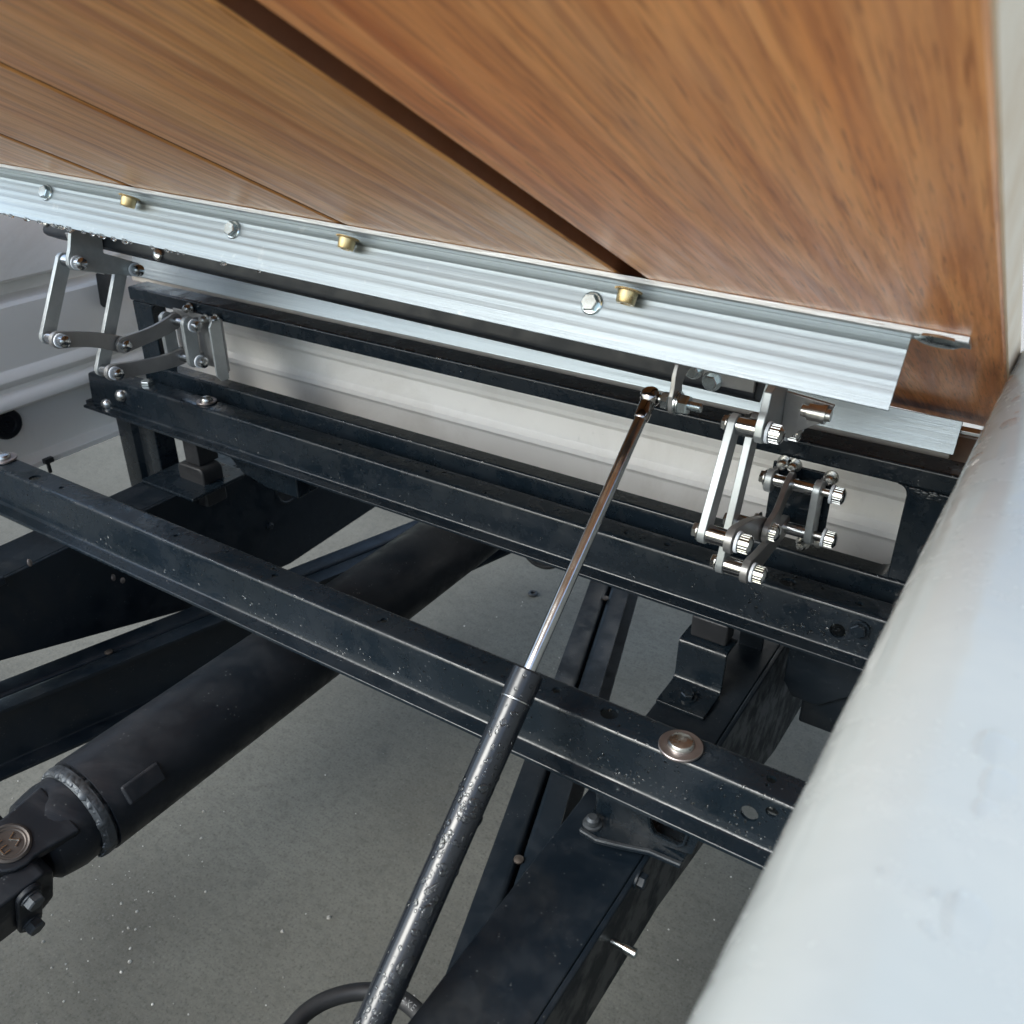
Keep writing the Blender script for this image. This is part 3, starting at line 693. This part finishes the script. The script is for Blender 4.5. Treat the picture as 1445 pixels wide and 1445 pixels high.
am = MB(); am.prism(rib+[(LV, LB-.0005), (LV+.0005, LB), (LV+.003, LB), (LV+.003, .0040)], -.95, .578, angfn)
lg = am.build('face_leg', 'aluminium', None); lg.parent = lid_angle
def lidp(px, py, v=None, w_=0.0):
    d = ray(px, py); o = Vector((0, 0, CZ))
    if v is None: tt = ((LO+Wd*w_*LS-o).dot(Wd))/d.dot(Wd)
    else: tt = ((LO+V*v*LS-o).dot(V))/d.dot(V)
    q = (o+d*tt-LO)/LS; return q.dot(U), q.dot(V), q.dot(Wd)
def sub(o): o.parent = lid_angle; return o
for px, py in ((63, 271), (326, 323), (833, 427)):
    u, v, w_ = lidp(px, py, LV-.004); c = Vector(LW(u, LV, w_)); ax = Vector((0, -1, 0))
    b = MB(); b.lathe(c, ax, [(0, .0116), (.0012, .0116), (.0024, .0102), (.0026, .0072)], 24); b.hexa(c+ax*.0024, ax, .0092, .0060, random.uniform(0, 1))
    for q in range(3):
        aa = 2.1*q+.4; dd = Vector((math.cos(aa), 0, math.sin(aa))); b.tube([c+ax*.0080+dd*.002, c+ax*.0080+dd*.0042], .0004, 6)
    sub(b.build('hex_bolt', 'zinc', None))
for px, py in ((180, 272), (488, 333), (885, 408)):
    u, v, w_ = lidp(px, py, .016); c = Vector(LW(u, .020, .0095)); ax = Vector((0, 0, -1))
    b = MB()
    prof = [(0, .0128), (.0016, .0128), (.0022, .0122), (.0022, .0100), (.0125, .0092), (.0138, .0084), (.0138, .0052), (.006, .0050)]
    b.lathe(c, ax, prof, 28)
    for q in range(44):
        aa = 2*math.pi*q/44; dd = Vector((math.cos(aa), math.sin(aa), 0)); b.tube([c+dd*.0128+ax*.0002, c+dd*.0128+ax*.0018], .00055, 5)
    sub(b.build('rivet_nut', 'brass', None))
u, v, w_ = lidp(1350, 486, .012); c = Vector(LW(.602, .014, .004)); b = MB(); b.lathe(c, (0, 0, -1), [(0, .0185), (.0022, .0190), (.0045, .014), (.0052, .009), (.0052, .004)], 30)
sub(b.build('domed_washer', 'zinc', None))
dr = MB()
for i in range(30):
    u = random.choice((random.uniform(-.73, -.15), random.uniform(-.73, -.3))); r = random.uniform(.0018, .0042)
    dr.drop(Vector(LW(u, LV+.001, LB)), (0, -.45, -.9), r, 1.0, random.uniform(.9, 1.7), (1, 0, 0))
tag(sub(dr.build('water_droplets', 'water_bead', None)), kind='stuff')
# black hinge bar behind the angle
hb = MB(); BV = .270
def barfn(u, v, tt): return LW(tt, u, v)
hb.prism([(BV, .0006), (BV, .0565), (BV+.003, .0615), (BV+.010, .064), (BV+.034, .064), (BV+.034, .0006)], -.970, .400, barfn)
bar = hb.build('hinge_bar', 'satin_black', lid, local=True, bevel=.002)
for px, py in ((64, 312), (222, 359)):
    u, v, w_ = lidp(px, py, BV-.003); c = Vector(LW(u, BV, w_)); ax = Vector((0, -1, 0))
    b = MB(); b.lathe(c, ax, [(0, .0105), (.002, .0105), (.005, .009), (.0075, .004)], 22).build('dome_bolt', 'stainless', None).parent = bar
# ================================================================== HINGES
def hinge(X, J, label, right):
    t = thing('folding_hinge', (X, .9, .80), label, 'hinge', 'folding hinges of the lid')
    pv = {k_: Vector(v) for k_, v in J.items()}
    def plate(name, a, b, r, x, th, mat='galvanised_link', r2=None, bend=0.0, x2=None):
        x2 = x if x2 is None else x2; a, b = pv[a] if isinstance(a, str) else Vector(a), pv[b] if isinstance(b, str) else Vector(b)
        poly = capsule(a, b, r, 8, r2); L = (b-a).length; d = (b-a)/L
        def fn(u, v, tt):
            s = max(0, min(1, ((Vector((u, v))-a).dot(d))/L)); s = s*s*(3-2*s); return (X+x+(x2-x)*s+tt, u, v)
        if x2 != x or bend:
            mb = MB(); n = 10; nrm = Vector((-d.y, d.x))
            outl = []
            for q in range(n+1):
                s = q/n; c = a+(b-a)*s+nrm*bend*math.sin(math.pi*s); outl.append((c, r+(((r2 or r)-r))*s - .10*r*math.sin(math.pi*s)))
            top = [c+nrm*w_ for c, w_ in outl]; bot = [c-nrm*w_ for c, w_ in outl]
            e1 = [b+Vector((d.x*math.cos(q)-d.y*math.sin(q), d.x*math.sin(q)+d.y*math.cos(q)))*(r2 or r) for q in (R(60), R(30), 0, R(-30), R(-60))]
            e0 = [a-Vector((d.x*math.cos(q)-d.y*math.sin(q), d.x*math.sin(q)+d.y*math.cos(q)))*r for q in (R(60), R(30), 0, R(-30), R(-60))]
            pl = [tuple(q) for q in top+e1+bot[::-1]+e0]
            # sweep as strips so the offset bends smoothly
            vs = [fn(u, v, -th/2) for u, v in pl]+[fn(u, v, th/2) for u, v in pl]; m = len(pl); fs = [(i, (i+1) % m, (i+1) % m+m, i+m) for i in range(m)]
            k1 = len(top)
            def strips(off):
                o_ = []
                for q in range(k1-1): o_.append((off+q, off+q+1, off+k1+5+(k1-2-q), off+k1+5+(k1-1-q)))
                o_.append(tuple(off+i for i in [k1-1]+list(range(k1, k1+5))+[k1+5])); o_.append(tuple(off+i for i in [2*k1+4]+list(range(2*k1+5, 2*k1+10))+[0])); return o_
            mb.add(vs, fs+strips(0)+strips(m))
        else:
            mb = MB().prism(poly, x-th/2, x+th/2, lambda u, v, tt: (X+tt, u, v))
        return mb.build(name, mat, t, bevel=.0008)
    def pin(j, x0, x1, nut=True, wash=True, xs=.013, head=True):
        y, z = pv[j] if isinstance(j, str) else j; c = lambda x: Vector((X+x, y, z)); ax = Vector((1, 0, 0))
        b = MB(); b.cyl(c(x0), c(x1), .0042, 14)
        if head: b.lathe(c(x0-.0062), ax, [(0, .0062), (.001, .0072), (.0062, .0072)], 6); b.lathe(c(x0-.0012), ax, [(0, .0088), (.0010, .0088)], 18)
        po = b.build('pin', 'stainless', t)
        if nut:
            n_ = MB(); n_.lathe(c(x1-.010), ax, [(0, .0076), (.0005, .0084), (.0098, .0084), (.0106, .0074), (.0120, .0050), (.0124, .0020)], 24)
            for q in range(18):
                a_ = 2*math.pi*q/18; dd = Vector((0, math.cos(a_), math.sin(a_)))*.0084; n_.tube([c(x1-.0092)+dd, c(x1-.001)+dd], .0005, 5)
            setpar(n_.build('knurled_nut', 'chrome', None), po)
        if wash:
            setpar(MB().lathe(c(x1-.0128), ax, [(0, .0102), (.0026, .0102)], 24).build('plastic_washer', 'plastic_white', None), po)
        xs0 = -.0045 if j[0] != 'B' else bx-.0128
        setpar(MB().lathe(c(xs0), ax, [(0, .0086 if j[0] != 'B' else .0070), (.0180 if j[0] != 'B' else .0426, .0086 if j[0] != 'B' else .0070)], 20).build('spacer', 'chrome', None), po)
        return po
    bx = .012 if right else .036
    xl, xr, th = -.0085, .0175, .0075
    plate('link_arm', 'Ct', 'Cb', .0105, xl, th)
    plate('link_arm', 'Dt', 'Db', .0105, xl, th)
    m2 = 'dark_plate'
    plate('carrier_arm', 'Cb', 'Dm', .0125, xr, th, m2, bend=.004)
    plate('carrier_arm', 'Dm', 'B1', .0125, xr+th+.0006, th*.8, m2, bend=-.003, x2=bx+.004)
    plate('carrier_arm', 'Db', 'B2', .0125, xr, th, m2, bend=-.003, x2=bx+.004)
    for j in ('Ct', 'Cb', 'Dt', 'Dm', 'Db'): pin(j, xl-th/2-.001, .0355)
    # upper bracket under the hinge bar
    top = Vector((.81, 1.058-.020*(X+.7)))
    c_, d_ = pv['Ct'], pv['Dt']
    lug = [tuple(c_+Vector((.0, -.0115))), tuple(d_+Vector((.002, -.0115))), tuple(d_+Vector((.010, -.005))), tuple(d_+Vector((.012, .006))), (.798, top.y-.030), (.802, top.y+.004), (.782, top.y+.012), (c_.x+.020, top.y+.013), (c_.x+.002, top.y+.006), (c_.x-.003, top.y-.010), (c_.x-.005, c_.y+.018), (c_.x-.0105, c_.y+.008), tuple(c_+Vector((-.0118, -.002))), tuple(c_+Vector((-.007, -.0095)))]
    MB().prism(lug, xr-th/2, xr+th/2, lambda u, v, tt: (X+tt, u, v)).build('upper_lug', 'galvanised_link', t, bevel=.001)
    w0, w1 = (xr+th/2+.0004, .066) if right else (-.062, xr-th/2-.0004)
    fy = pv['Ct'].x+.044
    s_ = 1 if right else -1
    e0, e1 = (w0, w1) if right else (w1, w0)
    face = [(e0, pv['Dt'].y+.0), (e0, top.y-.006), (e1, top.y-.010), (e1-s_*.004, top.y-.026), (e1-s_*.026, pv['Dt'].y+.010), (e1-s_*.036, pv['Dt'].y)]
    MB().prism(face, fy, fy+.004, lambda u, v, tt: (X+u, tt, v)).build('upper_plate', 'dark_plate', t, bevel=.001)
    if right:
        c = Vector((X+.040, fy-.006, top.y-.018)); MB().lathe(c, (1, 0, 0), [(0, .0055), (.006, .0055), (.006, .0078), (.018, .0078), (.018, .0088), (.022, .0088), (.022, .006), (.026, .0055)], 24).build('clamp_nut', 'stainless', t)
        dr = MB()
        for i in range(60):
            x = random.uniform(e0+.004, e1-.014); dr.drop((X+x, fy, random.uniform(pv['Dt'].y+.014, top.y-.014)), (0, -1, 0), random.uniform(.0007, .0018), .5, random.uniform(1, 2.2), (0, 0, 1))
        tag(dr.build('water_droplets', 'water', t), kind='stuff')
    # base bracket bolted to the black frame
    YB = YF-.0005
    b1, b2 = pv['B1'], pv['B2']
    x1_ = bx+.044 if right else bx+.090
    MB().box((X+bx-.022, YB-.0035, b2.y-.014), (X+x1_, YB, b1.y+.012)).build('base_plate', 'black_paint' if right else 'dark_plate', t, bevel=.001)
    for x, full in ((bx-.017, not right), (bx+.034, True)):
        poly = capsule(b1, b2, .0115) if full else capsule(b1, b1+Vector((0, -.004)), .0110)
        MB().prism(poly, x-.004, x+.004, lambda u, v, tt: (X+tt, u, v)).build('base_lug', 'galvanised_link', t, bevel=.0012)
        for bb in ((b1, b2) if full else (b1,)): MB().box((X+x-.0028, b1.x+.0105, bb.y-.007), (X+x+.0028, YB-.0037, bb.y+.007)).build('lug_foot', 'dark_plate', t, bevel=.0006)
    if not right:
        q_ = [(YB-.0037, b2.y-.026), (YB-.0037, b1.y+.010), (YB-.020, b1.y+.012), (YB-.026, b1.y+.004), (YB-.026, b2.y-.016), (YB-.018, b2.y-.026)]
        MB().prism(q_, bx+.0855, bx+.0895, lambda u, v, tt: (X+tt, u, v)).build('base_flange', 'galvanised_link', t, bevel=.001)
    for j in ('B1', 'B2'): pin(j, bx-.022, bx+.060, wash=True)
    for px, py in (((1170, 678), (1155, 766), (1104, 656), (1130, 770), (1118, 660)) if right else ((300, 452), (312, 524), (262, 436), (285, 452))):
        c = P(px, py, 1, YB-.012); c.y = YB-.0035; MB().lathe(c, (0, -1, 0), [(0, .0080), (.0015, .0080), (.0015, .0058), (.010, .0058), (.0125, .004), (.013, .0015)], 18).build('dome_bolt', 'stainless', t)
    return t
hinge(-.240, dict(Ct=(.750, 1.019), Cb=(.705, .928), Dt=(.812, .998), Dm=(.790, .899), Db=(.767, .862), B1=(.882, .909), B2=(.882, .857)),
      'galvanised folding hinge at right, beside the top of the gas strut', True)
hinge(-1.245, dict(Ct=(.752, 1.035), Cb=(.700, .936), Dt=(.841, 1.007), Dm=(.795, .903), Db=(.772, .865), B1=(.882, .9205), B2=(.882, .8625)),
      'galvanised folding hinge at far left, in front of the ribbed side panel', False)
# rubber flap behind the left hinge
t = thing('rubber_stop', (-1.36, .93, .90), 'tapered black rubber stop behind the upper arms of the left hinge', 'rubber stop')
q = [P(px, py, 1, .93) for px, py in ((134, 386), (160, 386), (158, 430), (154, 434), (145, 434), (141, 430))]
MB().prism([(v.x, v.z) for v in q], .93, .945, YZX).build('stop_body', 'rubber', t, bevel=.002)
# ================================================================== GAS STRUT
GX = -.322
pb = P(918, 560, 0, GX); pe = P(525, 1445, 0, GX); ax = (pe-pb).normalized(); L0 = (pe-pb).length
pc = P(741, 941, 0, GX); Lc = (pc-pb).dot(ax); Ld = (P(722, 984, 0, GX)-pb).dot(ax); Lf = (P(903, 590, 0, GX)-pb).dot(ax)
gs_ = thing('gas_strut', pb, 'gas strut with chrome rod and wet black cylinder crossing the bay', 'gas strut')
MB().lathe(pb+ax*(Lf-.004), ax, [(0, .0058), (Lc-Lf+.02, .0058)], 28).build('rod', 'chrome', gs_)
MB().lathe(pb+ax*.004, ax, [(0, .0060), (.004, .0072), (Lf-.006, .0072), (Lf-.004, .0064)], 24).build('end_fitting', 'dark_chrome', gs_)
so_ = MB(); so_.lathe(pb-ax*.0098, ax, [(0, .0012), (.0012, .0046), (.0036, .0078), (.007, .0098), (.0105, .0100), (.014, .0090), (.0165, .0074)], 24); so_.build('ball_socket', 'dark_chrome', gs_)
rc = .0137
MB().lathe(pb+ax*Lc, ax, [(0, .0085), (.0006, rc-.0012), (.0022, rc+.0003), (Ld-Lc-.001, rc+.0003), (Ld-Lc, rc-.0006)], 40).build('end_collar', 'strut_black', gs_)
cyl_ = MB().lathe(pb+ax*(Ld+.0004), ax, [(0, rc-.0006), (.0008, rc), (L0-Ld+.11, rc), (L0-Ld+.112, rc-.002)], 48).build('cylinder', 'strut_black', gs_)
MB().lathe(pb+ax*(Ld-.0003), ax, [(0, rc-.0002), (.0009, rc-.0002)], 40).build('groove_ring', 'stainless', gs_)
dr = MB(); sx_ = (Vector((0, 0, CZ))-(pb+ax*(Ld+.2))); sx_ = (sx_-ax*sx_.dot(ax)).normalized(); sy_ = ax.cross(sx_)
def sdrop(s, a, r, flat=.5, stt=1.0):
    r *= 1.25; n_ = sx_*math.cos(a)+sy_*math.sin(a); dr.drop(pb+ax*s+n_*(rc-.0001), n_, r, flat, stt, ax)
total = L0-Ld
for i in range(150):
    s = random.gauss(Ld+.42*total, .055); a = random.gauss(0, .75)
    if s < Ld+.005: continue
    sdrop(s, a, random.choice((.0007, .0009, .0012, .0016, .0022)), .5, random.uniform(.9, 1.5))
for i in range(120): sdrop(random.uniform(Lc+.004, L0+.02), random.uniform(-1.5, 1.5), random.choice((.0005, .0007, .0010, .0015)), .5, random.uniform(.9, 1.5))
for i in range(50): sdrop(random.uniform(L0-.06, L0+.02), random.gauss(0, .7), random.choice((.0008, .0011, .0016, .0021)), .5, random.uniform(.9, 1.6))
for s, a, r, q in ((Ld+.012, -.2, .0020, 1.2), (Ld+.03, .3, .0014, 1.6), (Ld+.075, -.35, .0033, 1.1), (Ld+.085, .35, .0015, 1), (Ld+.20*total, 0, .0018, 1.5), (Ld+.66*total, -.25, .0036, 1.5), (Ld+.82*total, -.45, .0040, 1.7), (Ld+.33*total, -.1, .0028, 1.2)): sdrop(s, a, r, .55, q)
setpar(tag(dr.build('water_droplets', 'water_bead', None), kind='stuff'), cyl_)
# ball stud and its bracket
e = Vector((1, 0, 0)); bs = MB(); bs.cyl(pb+e*.004, pb+e*.014, .0036, 14); bs.hexa(pb+e*.0125, e, .0082, .0075, .3); bs.cyl(pb+e*.019, pb+e*.050, .0040, 14)
for i in range(8): bs.ring(pb+e*(.040+i*.0013), e, .0039, .0006, 16, 6)
bs.build('ball_stud', 'zinc', gs_)
MB().lathe(pb+e*.0262, e, [(0, .0112), (.0016, .0112)], 24).lathe(pb+e*.0282, e, [(0, .0100), (.0014, .0100)], 24).hexa(pb+e*.0298, e, .0094, .0085, .1).build('lock_nut', 'zinc', gs_)
x0 = pb.x+.0212; lug = []
cb = Vector((pb.y, pb.z)); tp = Vector((pb.y+.055, pb.z+.045))
lugp = [(cb.x+.010*math.cos(R(a_)), cb.y+.0115*math.sin(R(a_))) for a_ in (150, 180, 210, 240, 270, 300, 330, 0)] + [(cb.x+.0115, cb.y+.006), (cb.x+.0105, cb.y+.014), (cb.x+.016, cb.y+.022), (cb.x+.034, cb.y+.026), (cb.x+.066, cb.y+.014), (cb.x+.066, cb.y+.030), (cb.x+.034, cb.y+.044), (cb.x+.010, cb.y+.042), (cb.x-.002, cb.y+.036), (cb.x-.0065, cb.y+.026), (cb.x-.007, cb.y+.016), (cb.x-.0095, cb.y+.008)]
MB().prism(lugp, x0, x0+.0045, XYZ).build('bracket_lug', 'dark_plate', gs_, bevel=.0008)
fp = MB(); fy = cb.x+.056
fp.box((x0+.0048, fy, cb.y+.001), (x0+.056, fy+.0035, cb.y+.022)); fp.build('bracket_flange', 'dark_plate', gs_, bevel=.0015)
for px, py in ((977, 522), (1003, 539)):
    c = P(px, py, 1, fy-.003); c.y = fy; MB().lathe(c, (0, -1, 0), [(0, .0098), (.0014, .0098)], 20).hexa(c+Vector((0, -.0014, 0)), (0, -1, .0), .0074, .0062, .5).build('hex_bolt', 'zinc', gs_)
# ================================================================== loose things on the floor
c = P(752, 838, 2, .003); t = tag(MB().ring((c.x, c.y, .004), (0, 0, 1), .0095, .004, 24, 8).build('rubber_washer', 'rubber'), 'small black rubber washer lying on the concrete left of the chrome rod', 'washer')
gr = MB()
def pebble(x, y, r):
    n = 6; X_ = [(x+r*math.cos(2*math.pi*i/n)*random.uniform(.7, 1.2), y+r*math.sin(2*math.pi*i/n)*random.uniform(.7, 1.2), 0) for i in range(n)]
    Y_ = [(x+(q[0]-x)*.75, y+(q[1]-y)*.75, r*random.uniform(.5, .9)) for q in X_]
    gr.add(X_+Y_+[(x, y, r*1.05)], [(i, (i+1) % n, (i+1) % n+n, i+n) for i in range(n)]+[(n+i, n+(i+1) % n, 2*n) for i in range(n)])
for i in range(170):
    m_ = random.random()
    if m_ < .45: px, py = random.gauss(150, 110), random.gauss(1290, 100)
    elif m_ < .7: px, py = random.uniform(0, 700), random.uniform(950, 1445)
    elif m_ < .85: px, py = random.uniform(560, 860), random.uniform(780, 960)
    else: px, py = random.uniform(860, 1100), random.uniform(1000, 1445)
    q = P(px, py, 2, 0); pebble(q.x, q.y, random.choice((.0008, .0010, .0012, .0014, .0018, .0022, .0032))*random.uniform(.7, 1.2))
tag(gr.build('loose_grit', 'grit'), 'pale grit scattered over the concrete floor', 'grit', kind='stuff')
